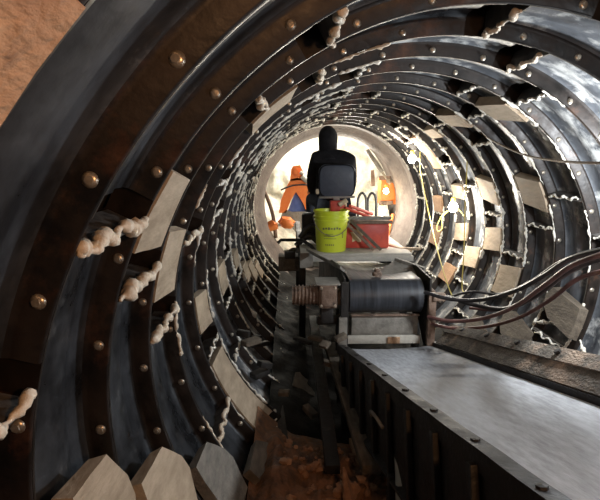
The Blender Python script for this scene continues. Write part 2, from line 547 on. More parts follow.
# ------------------------------------------------------------------ shield at the heading
m = MB()
m.lathe((0, 0, 0), [(1.262, 7.08), (1.165, 7.10), (1.165, 7.34), (1.20, 7.35), (1.19, 7.42), (1.10, 7.60), (1.045, 7.75), (1.045, 7.95), (1.25, 8.0), (1.30, 8.0), (1.30, 7.1)], 96, (0, 1, 0), closed=True)
o = m.build('trim_1', 'shield_steel', None)
tag(o, 'rusty pinkish steel ring of the shield framing the bright heading', kind='structure')
m = MB()
m.lathe((0, 0, 0), [(1.25, 7.9), (1.25, 9.9), (1.30, 9.9), (1.30, 7.9)], 64, (0, 1, 0), closed=True)
tag(m.build('wall_shield', 'shield_steel', None), 'inside of the steel shield around the digging face', kind='structure')
# digging face
m = MB()
N = 56
g = [[None]*(N+1) for _ in range(N+1)]
for i in range(N+1):
    for j in range(N+1):
        x, z = -1.3+2.6*i/N, -1.3+2.6*j/N
        q = Vector((x*1.6, z*1.6, 1))
        y = 9.55+.20*noise.noise(q)+.10*noise.noise(q*3)+.04*noise.noise(q*9) - .55*max(0, -z-.2)
        g[i][j] = m.b.verts.new((x, y, z))
for i in range(N):
    for j in range(N):
        m._f((g[i][j], g[i+1][j], g[i+1][j+1], g[i][j+1]))
tag(m.build('wall_face', 'rock', None, angle=180), 'pale rough rock digging face at the tunnel end', kind='structure')

# orange digger arm in the heading
T0 = at(300, 210, 8.3)
dig = thing('digger_arm', 'orange digger arm with blue plate in the bright heading left of the worker', 'digger arm', T0)
Y = 8.3
def q(px, py, dy=0):
    return at(px, py, Y+dy)
m = MB()
m.poly([q(297, 178), q(303, 179), q(309, 184), q(313, 196), q(315, 215), q(308, 215), q(303, 203), q(296, 192)], (0, .16, 0))
m.build('boom_plate', 'orange_paint', dig, smooth=False)
m = MB()
m.poly([q(297, 178), q(296, 192), q(291, 200), q(286, 213), q(279, 213), q(281, 200), q(287, 186), q(291, 179)], (0, .16, 0))
m.build('boom_plate', 'orange_paint', dig, smooth=False)
m = MB()
m.poly([q(296, 190, .05), q(300, 190, .05), q(309, 215, .05), q(286, 216, .05)], (0, .06, 0))
m.build('blue_plate', 'blue_paint', dig, smooth=False)
m = MB()
m.poly([q(291, 170), q(293, 166), q(300, 165), q(303, 171), q(302, 180), q(290, 181)], (0, .15, 0))
m.cyl(q(296, 172, -.05), q(296, 172, .2), .04, 18)
m.build('pivot_head', 'orange_paint', dig)
m = MB()
m.cyl(q(302, 176, -.05), q(308, 182, -.05), .045, 14)
m.cyl(q(300, 172, .02), q(309, 178, .02), .035, 14)
m.build('hydraulic_cylinder', 'pale_pipe', dig)
m = MB()
m.tube(smooth_path([q(281, 190, -.08), q(288, 187, -.10), q(296, 185, -.10), q(307, 185, -.06), q(313, 188, 0)]), .014, 8)
m.build('hydraulic_hose', 'hose_black', dig)
m = MB()
m.poly([q(282, 214), q(286, 210), q(292, 212), q(318, 211), q(322, 225), q(300, 238), q(276, 232)], (0, .2, 0))
m.build('arm_base', 'grey_steel', dig, smooth=False)
# muck on the shield floor
m = MB()
N = 40
g = [[None]*(N+1) for _ in range(N+1)]
for i in range(N+1):
    for j in range(N+1):
        x, y = -1.1+2.2*i/N, 7.75+1.7*j/N
        z = -.80+.5*j/N+.22*noise.noise(Vector((x*2.5, y*2.5, 0)))+.10*noise.noise(Vector((x*8, y*8, 4)))+.25*abs(x)**2
        g[i][j] = m.b.verts.new((x, y, z))
for i in range(N):
    for j in range(N):
        m._f((g[i][j], g[i+1][j], g[i+1][j+1], g[i][j+1]))
tag(m.build('rubble', 'rock', None, angle=60), 'pale broken muck piled below the digging face', 'rubble', kind='stuff')
for (px, py, yy, s, lab) in ((286, 222, 7.95, .12, 'orange bucket tooth block lying in the pale muck, left one'), (272, 226, 7.9, .10, 'smaller orange lump in the muck beside the shield ring')):
    m = MB()
    p = at(px, py, yy)
    m.ball(p, s, (1.1, .8, .75), .6, 2)
    tag(m.build('painted_lump', 'orange_paint', None), lab, 'lump')

# right hand gear in the shield
eq = thing('control_cabinet', 'orange metal cabinet inside the shield, right of the worker', 'cabinet', at(391, 215, 8.1))
m = MB()
m.box(at(387, 191, 8.25), (.26, .3, .42), bev=.015)
m.build('cabinet_body', 'orange_paint', eq)
for cyy in (178, 203):
    m = MB()
    m.box(at(386, cyy, 8.07), (.22, .03, .07))
    m.build('cover_plate', 'rust_steel', eq)
m = MB()
m.bar(at(375, 222, 8.2), at(396, 222, 8.2), .2, .10)
m.bar(at(386, 222, 8.2), at(386, 240, 8.2), .1, .1)
m.build('stand', 'rust_steel', eq)
ram = thing('hydraulic_ram', 'grey hydraulic ram slanting down from the shield roof', 'hydraulic ram', at(388, 180, 7.95))
m = MB()
m.cyl(at(367, 150, 8.0), at(382, 172, 7.95), .035, 14)
m.build('barrel', 'grey_steel', ram)
m = MB()
m.cyl(at(382, 172, 7.95), at(390, 184, 7.9), .018, 12)
m.cyl(at(388, 181, 7.85), at(392, 181, 8.0), .035, 12)
m.build('rod', 'bolt_steel', ram)
m = MB()
m.bar(at(372, 170, 8.1), at(373, 186, 8.1), .08, .06)
tag(m.build('hanging_block', 'rust_steel', None), 'small brown block hanging in the shield opening right of the worker', 'block')
for (a, b, lab) in (((262, 185), (276, 238), 'thin brown prop leaning at the left inside of the shield ring'), ((395, 240), (403, 205), 'thin brown prop leaning at the right inside of the shield ring')):
    m = MB()
    m.tube(smooth_path([at(*a, 7.9), at((a[0]+b[0])/2+(3 if a[0] < 300 else -2), (a[1]+b[1])/2, 7.92), at(*b, 7.9)]), .03, 8)
    tag(m.build('prop', 'rust_steel', None), lab, 'prop')
for i, (x, lab) in enumerate(((362, 'black hose loop right of the worker, left of the pair'), (372, 'black hose loop right of the worker, right of the pair'))):
    m = MB()
    m.tube(smooth_path([at(x-4, 218, 5.6), at(x-4, 200, 5.6), at(x, 193, 5.6), at(x+4, 199, 5.6), at(x+4, 220, 5.6)]), .014, 8)
    tag(m.build('hose_loop', 'hose_black', None), lab, 'hose', 'hose loops by the worker')

for (a, b, mt, rr, lab) in (((393, 214), (387, 250), 'orange_paint', .028, 'thin orange pipe below the orange cabinet'), ((398, 208), (396, 244), 'rust_steel', .02, 'rusty pipe behind the orange one'), ((402, 196), (401, 226), 'orange_paint', .02, 'short orange pipe close to the right inside of the shield ring')):
    m = MB()
    m.tube(smooth_path([at(*a, 7.86), at((a[0]+b[0])/2-1.5, (a[1]+b[1])/2, 7.8), at(*b, 7.74)], 5), rr, 8)
    tag(m.build('shield_pipe', mt, None), lab, 'pipe', 'pipes at the right of the heading')

# ------------------------------------------------------------------ invert: mud, planks
m = MB()
NX, NY = 44, 150
g = [[None]*(NY+1) for _ in range(NX+1)]
for i in range(NX+1):
    for j in range(NY+1):
        y = -.3+7.9*j/NY
        x = -.80+1.6*i/NX
        z = -1.02+.05*noise.noise(Vector((x*3, y*3, 0)))+.03*noise.noise(Vector((x*9, y*9, 2)))+.16*(abs(x)/.8)**3
        g[i][j] = m.b.verts.new((x, y, z))
for i in range(NX):
    for j in range(NY):
        m._f((g[i][j], g[i+1][j], g[i+1][j+1], g[i][j+1]))
tag(m.build('floor', 'sludge', None, angle=180), 'dark wet muck along the bottom of the tunnel', kind='structure')

def mud_z(x, y):
    i, j = (x+.86)/.86*60, (y-.9)/1.9*60
    e = max(0, min(1, min(i, 60-i)/8)*min(1, (60-j)/14))
    h = .22*e*(1.0-.5*j/60)
    z = -1.03+h+e*(.07*noise.noise(Vector((x*5, y*5, 7)))+.05*noise.noise(Vector((x*14, y*14, 1)))+.022*noise.noise(Vector((x*35, y*35, 3)))) + .16*(abs(x)/.8)**3
    if math.hypot(x, z) > 1.16:
        z = -math.sqrt(max(.01, 1.16**2-x*x))
    return z
m = MB()
NX, NY = 60, 60
g = [[None]*(NY+1) for _ in range(NX+1)]
for i in range(NX+1):
    for j in range(NY+1):
        y = .9+1.9*j/NY
        x = -.86+.86*i/NX
        z = mud_z(x, y)
        g[i][j] = m.b.verts.new((x, y, z))
for i in range(NX):
    for j in range(NY):
        m._f((g[i][j], g[i+1][j], g[i+1][j+1], g[i][j+1]))
tag(m.build('spilled_mud', 'mud', None, angle=180), 'orange brown clay spilled beside the conveyor frame', 'mud', kind='stuff')
# lumps of clay
m = MB()
for _ in range(230):
    x, y = random.uniform(-.72, -.12), random.uniform(1.3, 2.55)
    r = random.uniform(.006, .026)
    z = mud_z(x, y)+r*.4
    m.ball((x, y, z), r, (1, 1, .8), .7, 1)
tag(m.build('clay_crumbs', 'clay', None), 'small orange clay lumps scattered over the spilled mud', 'clay', kind='stuff')

def plank(a, b, w, h, mt, lab, name='plank', cat='plank', grp='planks and bars along the tunnel bottom'):
    m = MB()
    m.bar(a, b, w, h, bev=.004)
    return tag(m.build(name, mt, None), lab, cat, grp)
plank(at(313, 318, 4.1), at(333, 470, 2.15), .07, .05, 'black_steel', 'long dark bar on the tunnel bottom left of the conveyor', 'steel_bar', 'bar')
plank(at(330, 345, 3.7), at(372, 470, 2.1), .09, .05, 'wood_dark', 'long dark plank on the tunnel bottom close beside the conveyor')
plank(at(275, 375, 3.6), at(291, 500, 2.1), .05, .06, 'black_steel', 'dark bar at the left end of the wood block row', 'steel_bar', 'bar')
plank((-.27, 2.75, -.985), (-.24, 1.35, mud_z(-.24, 1.45)+.03), .09, .035, 'wood_orange', 'clay stained orange plank half sunk in the spilled mud')
plank((-.40, 2.3, mud_z(-.4, 2.3)+.015), (-.52, 1.4, mud_z(-.52, 1.4)+.03), .04, .035, 'wood_orange', 'narrow clay stained batten lying left of the orange plank')
m = MB()
m.tube(smooth_path([at(378, 425, 2.3), at(392, 430, 2.05), at(401, 460, 1.85), at(403, 510, 1.7)]), .028, 12)
tag(m.build('bent_pipe', 'pale_pipe', None), 'pale bent pipe rising from the clay below the conveyor', 'pipe')
for i, (x, y, rr) in enumerate(((-.30, 1.75, .045), (-.42, 2.05, .05), (-.22, 2.0, .04), (-.50, 1.7, .035), (-.36, 1.6, .04), (-.16, 1.75, .045), (-.55, 2.2, .03), (-.28, 2.3, .035))):
    m = MB()
    m.ball((x, y, mud_z(x, y)+rr*.45), rr, (1.1, .9, .75), .8, 3)
    tag(m.build('clay_lump', 'clay', None), 'fist sized orange clay lump lying on the spilled mud', 'clay lump', 'clay lumps on the spilled mud')
m = MB()
m.tube([Vector((-.40, 1.95, mud_z(-.4, 1.95)-.02)), Vector((-.42, 2.0, mud_z(-.4, 1.95)+.07)), Vector((-.43, 2.03, mud_z(-.4, 1.95)+.14))], [.03, .022, .006], 6, jit=.25)
tag(m.build('wood_splinter', 'clay', None), 'upright orange stained splinter of wood sticking out of the mud', 'splinter')
rnd = random.Random(4)
for i in range(14):
    p = at(rnd.uniform(232, 345), rnd.uniform(330, 420), rnd.uniform(2.9, 3.8))
    r = math.hypot(p.x, p.z)
    if r > 1.1:
        p.x *= 1.08/r
        p.z *= 1.08/r
    m = MB()
    m.bar(p, p+Vector((rnd.uniform(-.14, .14), rnd.uniform(-.1, .1), rnd.uniform(-.02, .03))), rnd.uniform(.03, .07), rnd.uniform(.02, .04))
    tag(m.build('wood_scrap', rnd.choice(['wood_dark', 'black_steel', 'wood_dark']), None), 'dark wood scrap lying in the shadow below the motor', 'wood scrap', 'wood scraps in the dark bottom')

# ------------------------------------------------------------------ near (lower) conveyor
O = Vector((0, 3.2, -.573))
U = Vector((.07, -1, .245)).normalized()
W = Vector((1, .07, 0)).normalized()
Nn = W.cross(-U).normalized()
def L(s, r, h):
    return O+U*s+W*r+Nn*h
SL = 3.3
conv = thing('belt_conveyor', 'long inclined belt conveyor with worn grey belt at lower right', 'conveyor', L(0, 0, -.5))
def strip(name, prof, s0, s1, mt, parent, n=40, wob=0):
    """profile of (r,h) points extruded along the conveyor"""
    m = MB()
    rows = []
    for i in range(n+1):
        s = s0+(s1-s0)*i/n
        rows.append([m.b.verts.new(L(s, r+wob*noise.noise(Vector((s*4, r, 0))), h+wob*noise.noise(Vector((s*5, 9, r))))) for r, h in prof])
    Lp = len(prof)
    for a, b in zip(rows, rows[1:]):
        for j in range(Lp):
            m._f((a[j], a[(j+1) % Lp], b[(j+1) % Lp], b[j]))
    m._f(rows[0][::-1])
    m._f(rows[-1])
    return m.build(name, mt, parent, angle=35)
strip('belt', [(-.288, .004), (-.20, -.006), (0, -.012), (.20, -.006), (.292, .004), (.292, -.008), (.20, -.018), (0, -.024), (-.20, -.018), (-.288, -.008)], 0, SL, 'belt_rubber', conv)
strip('return_belt', [(-.27, -.24), (.27, -.24), (.27, -.25), (-.27, -.25)], 0, SL, 'drum_rubber', conv, 4)
strip('side_rail', [(-.291, .0), (-.291, .026), (-.345, .030), (-.345, -.03), (-.335, -.03), (-.335, .018), (-.297, .015), (-.297, .0)], -.03, SL, 'black_steel', conv, 60, .003)
strip('side_panel', [(-.337, .0), (-.330, .0), (-.330, -.34), (-.365, -.35), (-.365, -.36), (-.337, -.36)], 0, SL, 'black_steel', conv, 30, .002)
strip('side_rail', [(.296, -.02), (.296, .03), (.33, .03), (.33, -.30), (.32, -.30), (.32, -.02)], -.03, SL, 'black_steel', conv, 30, .002)
# stiffeners on the side frame
for i in range(12):
    m = MB()
    s = .2+i*.27
    m.bar(L(s, -.352, -.01), L(s, -.352, -.34), .022, .03)
    m.build('stiffener', 'black_steel', conv)
for i in range(6):
    m = MB()
    s = .35+i*.5
    m.cyl(L(s, -.30, -.05), L(s, .30, -.05), .035, 14)
    m.build('idler_roller', 'grey_steel', conv)
for i in range(9):
    m = MB()
    s = .18+i*.31
    m.lathe(L(s, -.318, .027), [(.013, 0), (.013, .008), (.0001, .010)], 6, Nn)
    m.build('rail_bolt', 'black_steel', conv)
for s in (.2, 1.3):
    for r in (-.34, .31):
        m = MB()
        p = L(s, r, -.33)
        zb = -1.03
        m.bar(p, (p.x, p.y, zb), .05, .05)
        m.build('leg', 'black_steel', conv)
m = MB()
m.cyl(L(-.02, -.30, -.12), L(-.02, .30, -.12), .10, 24)
m.build('tail_pulley', 'black_steel', conv)
# handle slot on the side panel
m = MB()
m.tube(smooth_path([L(1.05, -.37, -.16), L(1.10, -.385, -.13), L(1.2, -.385, -.13), L(1.25, -.37, -.16)], 4), .008, 8)
m.build('grab_handle', 'grey_steel', conv)

# dusty skirt plates on the right
sk = thing('skirt_plate', 'dust covered lower skirt plate along the right edge of the belt', 'skirt plate', L(0, .33, 0), 'skirt plates beside the belt')
strip('plate', [(.300, .036), (.365, .100), (.372, .094), (.306, .028)], .08, SL, 'dust_steel', sk, 70, .006)
m = MB()
for i in range(8):
    s = .3+i*.36
    m = MB()
    m.bar(L(s, .315, .03), L(s, .315, -.03), .03, .01)
    m.build('bracket', 'black_steel', sk)
sk2 = thing('skirt_plate', 'bolted upper skirt plate behind the dusty lower one', 'skirt plate', L(0, .4, .1), 'skirt plates beside the belt')
strip('plate', [(.362, .106), (.425, .150), (.432, .143), (.432, .05), (.425, .05), (.425, .135), (.366, .098)], .05, SL, 'dust_steel', sk2, 70, .005)
for i in range(7):
    m = MB()
    s = .30+i*.33
    n2 = (Nn-W*.6).normalized()
    m.lathe(L(s, .398, .131), [(.015, 0), (.015, .012), (.0001, .014)], 6, n2)
    m.build('bolt', 'black_steel', sk2)

# ------------------------------------------------------------------ upper conveyor with head drum
up = thing('head_conveyor', 'black head drum end of the forward conveyor dumping onto the grey belt', 'conveyor', (0, 3.3, -.6))
DC = Vector((-.012, 3.34, -.245))
DR = .118
XL, XR = -.26, .235
m = MB()      # belt loop around drum, running down towards the heading
path = []
for i in range(17):
    a = -PI/2 - i*PI/16         # from bottom, round the viewer side, to top
    path.append((DC.y+DR*cos(a)*1.0, DC.z+DR*sin(a)))
path = [(DC.y + (DR)*cos(-PI/2-i*PI/16), DC.z+(DR)*sin(-PI/2-i*PI/16)) for i in range(17)]
top = [(DC.y+t, DC.z+DR-.13*t) for t in (.15, .4, .8, 1.4, 2.2, 3.2)]
bot = [(DC.y+t, DC.z-DR+.0*t) for t in (3.2, 1.6, .6)]
loop = bot+path+top
rows = []
for x in [XL+(XR-XL)*i/24 for i in range(25)]:
    rows.append([m.b.verts.new((x, y, z+(.05*(abs(x-(XL+XR)/2)/.25)**2*min(1, max(0, (y-3.36)/.5)) if z > DC.z else 0))) for y, z in loop])
for a, b in zip(rows, rows[1:]):
    for j in range(len(loop)-1):
        m._f((a[j], a[j+1], b[j+1], b[j]))
m.build('belt', 'drum_rubber', up)
UPB = 1
m = MB()
m.cyl((XL-.005, DC.y, DC.z), (XR+.005, DC.y, DC.z), DR-.006, 32)
m.cyl((XL-.09, DC.y, DC.z), (XR+.10, DC.y, DC.z), .03, 16)
m.build('head_drum', 'black_steel', up)
m = MB()     # left frame
m.poly([(XL-.045, 3.22, -.10), (XL-.045, 3.22, -.58), (XL-.045, 3.30, -.62), (XL-.045, 3.5, -.45), (XL-.045, 5.9, -.75), (XL-.045, 5.9, -.40), (XL-.045, 3.6, -.09)], (.012, 0, 0))
m.bar((XL-.04, 3.21, -.12), (XL-.04, 3.21, -.58), .05, .02, up=(0, 1, 0))
m.build('side_frame', 'black_steel', up, smooth=False)
m = MB()
m.poly([(XR+.035, 3.22, -.10), (XR+.035, 3.22, -.58), (XR+.035, 3.30, -.62), (XR+.035, 3.5, -.45), (XR+.035, 5.9, -.75), (XR+.035, 5.9, -.40), (XR+.035, 3.6, -.09)], (.012, 0, 0))
m.build('side_frame', 'black_steel', up, smooth=False)
m = MB()
m.bar((XL-.05, 3.205, -.36), (XL-.05, 3.205, -.60), .055, .03, up=(0, 1, 0))
m.build('corner_post', 'grey_steel', up)
m = MB()
m.bar((XR+.05, 3.21, -.20), (XR+.05, 3.21, -.56), .05, .04, up=(0, 1, 0))
m.bar((XR+.05, 3.2, -.22), (XR+.13, 3.2, -.22), .05, .05)
m.build('corner_post', 'rust_steel', up)
m = MB()   # chute plate under the drum
m.box((-.01, 3.30, -.445), (.46, .012, .15))
m.build('scraper_plate', 'grey_steel', up)
m = MB()
m.box((-.02, 3.27, -.540), (.50, .03, .055))
m.build('cross_bar', 'pale_steel', up)
m = MB()
m.box((.045, 3.248, -.540), (.085, .012, .045))
m.build('clamp', 'wood_orange', up)
m = MB()
m.box((-.01, 3.29, -.372), (.47, .03, .012))
m.build('scraper_edge', 'rust_steel', up)
# sloping side skirts of the trough
m = MB()
tq = [at(380, 276, 3.62), at(411, 287, 3.45), at(422, 272, 3.62), at(393, 262, 3.85)]
m.hexa(tq+[p+Vector((0, 0, .012)) for p in tq])
m.bar(tq[3]+Vector((.02, 0, .02)), tq[2]+Vector((.02, 0, .02)), .03, .03)
m.build('trough_skirt', 'grey_steel', up, smooth=False)
m = MB()
m.hexa([Vector(p) for p in ((XL-.02, 3.35, -.09), (XL-.06, 3.35, -.06), (XL-.26, 4.22, -.09), (XL-.20, 4.22, -.13), (XL-.02, 3.35, -.07), (XL-.06, 3.35, -.04), (XL-.26, 4.22, -.07), (XL-.20, 4.22, -.11))])
m.build('trough_skirt', 'grey_steel', up, smooth=False)
m = MB()
m.lathe((-.05, 3.42, -.125), [(.035, 0), (.035, .02), (.02, .03), (.02, .045), (.0001, .05)], 12)
m.build('grease_cap', 'rust_steel', up)
for x in (XL-.04, XR+.04):
    m = MB()
    m.bar((x, 3.55, -.40), (x, 3.55, -1.03), .05, .05, up=(0, 1, 0))
    m.build('leg', 'black_steel', up)
    m = MB()
    m.bar((x, 5.4, -.6), (x, 5.4, -1.03), .05, .05, up=(0, 1, 0))
    m.build('leg', 'black_steel', up)
# bearings
for x, s in ((XL-.065, -1), (XR+.075, 1)):
    m = MB()
    m.box((x, 3.31, DC.z), (.03, .10, .10), bev=.01)
    m.cyl((x-.02, DC.y, DC.z), (x+.02, DC.y, DC.z), .04, 16)
    m.build('bearing', 'rust_steel', up)
# drive motor on the left
mo = thing('drive_motor', 'grimy drive motor and gearbox at the left of the head drum', 'motor', (XL-.24, 3.24, -.35))
m = MB()
m.cyl((XL-.39, 3.24, -.215), (XL-.21, 3.24, -.215), .062, 24)
for i in range(7):
    x = XL-.37+i*.024
    m.cyl((x, 3.24, -.215), (x+.008, 3.24, -.215), .070, 24)
m.build('motor_body', 'rust_steel', mo)
m = MB()
m.box((XL-.155, 3.24, -.205), (.12, .16, .165), bev=.012)
m.box((XL-.155, 3.155, -.205), (.09, .012, .13), bev=.004)
m.build('gearbox', 'rust_steel', mo)
for dx in (-.045, .045):
    for dz in (-.06, .06):
        m = MB()
        m.lathe((XL-.155+dx, 3.158, -.205+dz), [(.011, 0), (.011, .01), (.0001, .012)], 6, (0, -1, 0))
        m.build('gearbox_bolt', 'bolt_steel', mo)
m = MB()
m.box((XL-.155, 3.26, -.125), (.16, .20, .012))
m.build('mounting_plate', 'grey_steel', mo)
m = MB()
m.bar((XL-.155, 3.26, -.29), (XL-.155, 3.26, -.40), .08, .1, up=(0, 1, 0))
m.bar((XL-.22, 3.26, -.40), (XL-.03, 3.30, -.40), .05, .05)
m.build('bracket', 'black_steel', mo)

# ------------------------------------------------------------------ operator platform
pf = thing('operator_platform', 'grey steel platform above the forward conveyor carrying bucket and seat', 'platform', (-.07, 4.8, -.7))
PZ = -.130
m = MB()
m.box((-.075, 4.85, PZ-.012), (.98, 1.10, .024))
m.build('deck', 'pale_steel', pf)
m = MB()
m.box((-.075, 4.30, PZ-.045), (1.0, .04, .05))
m.build('front_beam', 'pale_steel', pf)
for x in (-.545, .395):
    m = MB()
    m.bar((x, 4.29, PZ-.06), (x, 6.9, PZ-.06), .06, .07)
    m.build('side_beam', 'black_steel', pf)
for x in (-.545, .40):
    for y in (4.5, 6.4):
        m = MB()
        zb = -math.sqrt(1.155**2-x*x)+.02
        m.bar((x, y, PZ-.08), (x, y, max(zb, -1.0)), .06, .06, up=(0, 1, 0))
        m.build('leg', 'black_steel', pf)
m = MB()
m.tube([at(278, 243, 4.9), at(281, 240, 4.9), at(302, 240, 4.75), at(311, 246, 4.6), at(319, 255, 4.42)], .016, 8)
m.build('guard_rail', 'black_steel', pf)
m = MB()
m.box(at(291, 262, 4.75), (.24, .2, .14), bev=.008)
m.build('side_box', 'wood_dark', pf)
m = MB()
m.box(at(290, 255, 4.6), (.10, .02, .07))
m.build('box_opening', 'black_steel', pf)
# sloping cheek at left corner of the platform
m = MB()
m.hexa([at(300, 268, 4.26), at(313, 268, 4.26), at(313, 268, 4.34), at(300, 268, 4.34), at(300, 253, 4.26), at(313, 253, 4.26), at(313, 253, 4.34), at(300, 253, 4.34)])
m.build('corner_post', 'grey_steel', pf, smooth=False)

# bucket
B0 = Vector((at(331, 250, 4.45).x, 4.46, PZ))
bk = thing('bucket', 'bright yellow plastic bucket standing on the platform edge', 'bucket', B0)
m = MB()
m.lathe(B0, [(.0001, .002), (.126, .002), (.132, .012), (.146, .27), (.157, .272), (.157, .284), (.148, .287), (.149, .305), (.160, .307), (.160, .320), (.150, .322), (.1515, .352), (.160, .355), (.160, .368), (.146, .368), (.140, .30), (.126, .02), (.0001, .018)], 48)
m.build('pail', 'yellow_plastic', bk)
m = MB()
pts = []
for i in range(21):
    a = PI*i/20
    pts.append(B0+Vector((.163*cos(a), -.163*sin(a)*.97, .315-.16*sin(a))))
m.tube(pts, .0035, 6)
m.build('wire_handle', 'grey_steel', bk)
def on_bucket(a, h):
    r = .1335+.014*(h/.27)
    return B0+Vector((r*sin(a), -r*cos(a), h))
m = MB()      # faded unreadable printing
def mark(a0, a1, h0, h1):
    m = MB()
    n = 4
    for i in range(n):
        u, v = a0+(a1-a0)*i/n, a0+(a1-a0)*(i+1)/n
        m._f([m.b.verts.new(on_bucket(*p)) for p in ((u, h0), (v, h0), (v, h1), (u, h1))])
    m.build('faded_print', 'dark_mark', bk)
for j in range(7):
    mark(-.62+.17*j, -.50+.17*j, .205+.004*(j % 2), .222+.003*(j % 3))
for j in range(3):
    mark(-.55, .05+.1*j, .165-.02*j, .169-.02*j)
for i in range(4):
    for j in range(4):
        if (i*7+j*3) % 3:
            mark(.62+.05*i, .66+.05*i, .13+.012*j, .14+.012*j)
for j in range(5):
    mark(-.45+.12*j, -.38+.12*j, .065, .077)

# red box with rods on it
RX = at(368, 237, 4.55).x
rb = thing('toolbox', 'red dirty steel box beside the yellow bucket', 'toolbox', (RX, 4.65, PZ))
m = MB()
x0, x1 = at(345, 240, 4.55).x, at(389, 240, 4.55).x
m.box(((x0+x1)/2, 4.68, PZ+.115), (x1-x0, .26, .225), bev=.012)
m.build('box_body', 'red_paint', rb)
m = MB()
m.box(((x0+x1)/2+.0, 4.68, PZ+.24), (x1-x0+.03, .29, .02), bev=.006)
m.build('lid', 'rust_steel', rb)
m = MB()
cxx = x0+.11
out = []
for i in range(14):
    a = 2*PI*i/14
    rr = .055*(1+.3*sin(i*2.3))
    out.append((cxx+rr*cos(a), 4.5495, PZ+.12+rr*1.1*sin(a)))
m.poly(out, (0, -.003, 0))
m.build('paint_patch', 'cream_smear', rb, smooth=False)
m = MB()
for i, (a, b) in enumerate((((345, 208), (383, 222)), ((350, 206), (372, 214)))):
    m = MB()
    m.cyl(at(a[0], a[1], 4.55), at(b[0], b[1], 4.75), .016, 10)
    tag(m.build('red_lever', 'red_paint', None), ['long red rod lying on the red box', 'short red rod propped behind the long one'][i], 'rod', 'red rods on the box')
for i, (a, b, ya, yb, mt, lab) in enumerate((((344, 221), (374, 251), 4.50, 4.42, 'rust_steel', 'rusty flat bar leaning across the front of the red box, left one'),
                                       ((350, 220), (381, 251), 4.50, 4.43, 'wood_dark', 'brown flat bar leaning across the front of the red box, right one'))):
    m = MB()
    m.bar(at(a[0], a[1], ya), at(b[0], b[1]-1, yb), .028, .014, up=(0, -1, 0))
    tag(m.build('flat_bar', mt, None), lab, 'bar', 'flat bars leaning on the red box')
for i, (px0, py0, px1, py1, lab) in enumerate(((346, 218, 391, 218, 'rusty bar lying on the red box, topmost'), (346, 223, 392, 222, 'rusty bar lying on the red box, lowest'))):
    m = MB()
    m.bar(at(px0, py0, 4.56+i*.03), at(px1, py1, 4.62+i*.03), .03, .03)
    tag(m.build('steel_bar', ['grey_steel', 'rust_steel'][i], None), lab, 'bar', 'bars on the red box')
for (a, b, lab) in (((380, 248), (420, 249), 'long pale batten on the right end of the platform'), ((386, 244), (410, 252), 'yellowish batten crossing the right end of the platform')):
    m = MB()
    m.bar(at(a[0], a[1], 4.75), at(b[0], b[1], 4.45), .05, .022)
    tag(m.build('batten', 'wood_pale', None), lab, 'batten', 'battens on the platform')
# hydraulic valve under the seat
vb = thing('control_valve', 'red hydraulic valve block just below the seat', 'valve', at(338, 212, 4.62))
m = MB()
m.box(at(337, 206, 4.62), (.13, .10, .10), bev=.01)
m.build('valve_body', 'red_paint', vb)
m = MB()
m.cyl(at(339, 205, 4.56), at(347, 200, 4.56), .022, 12)
m.cyl(at(345, 199, 4.56), at(346, 212, 4.60), .012, 10)
m.build('valve_stem', 'cream_smear', vb)
m = MB()
m.cyl(at(337, 212, 4.64), (at(337, 212, 4.64).x, 4.64, PZ), .03, 12)
m.build('post', 'black_steel', vb)

# ------------------------------------------------------------------ seat
sx = at(337, 180, 4.78).x
st = thing('operator_chair', 'dark blue padded operator chair with the hooded worker on it', 'seat', (sx, 4.95, PZ))
bz = at(337, 181, 4.78).z
def cushion(c, w, h, d, round_=.05, n=6):
    """rounded pillow in XZ plane with depth along Y"""
    m = MB()
    m.box(c, (w, d, h), bev=0)
    m.b.normal_update()
    bmesh.ops.bevel(m.b, geom=[e for e in m.b.edges if abs((e.verts[0].co-e.verts[1].co).normalized().y) > .9], offset=round_, segments=n, affect='EDGES', profile=.5)
    sh = [e for e in m.b.edges if len(e.link_faces) == 2 and e.calc_face_angle(0) > 1.2]
    bmesh.ops.bevel(m.b, geom=sh, offset=min(.02, d*.3), segments=3, affect='EDGES', profile=.5)
    return m
cushion((sx, 4.80, bz), .345, .315, .07, .07).build('backrest', 'seat_vinyl', st)
m = MB()
pts = []
hw, hh = .172, .155
for i in range(41):
    a = 2*PI*i/40
    cx_, sz_ = abs(cos(a))**.5*(1 if cos(a) > 0 else -1), abs(sin(a))**.5*(1 if sin(a) > 0 else -1)
    pts.append(Vector((sx+hw*cx_*.985, 4.768, bz+hh*sz_*.985)))
m.tube(pts, .006, 6)
m.build('piping', 'hoodie', st)
m = MB()
m.box((sx, 5.02, .155), (.40, .40, .08), bev=.03)
m.build('seat_cushion', 'seat_vinyl', st)
m = MB()
m.bar((sx, 4.81, bz-.12), (sx, 4.84, .12), .06, .02, up=(0, 1, 0))
m.bar((sx-.17, 4.77, bz-.155), (sx+.17, 4.77, bz-.150), .03, .02)
m.build('back_bracket', 'grey_steel', st)
m = MB()
m.lathe((sx, 5.02, PZ), [(.14, 0), (.14, .015), (.05, .02), (.05, .24), (.0001, .24)], 24)
m.build('pedestal', 'black_steel', st)
m = MB()
m.box((sx-.185, 4.80, bz-.10), (.03, .05, .05), bev=.01)
m.build('adjuster', 'cream_smear', st)

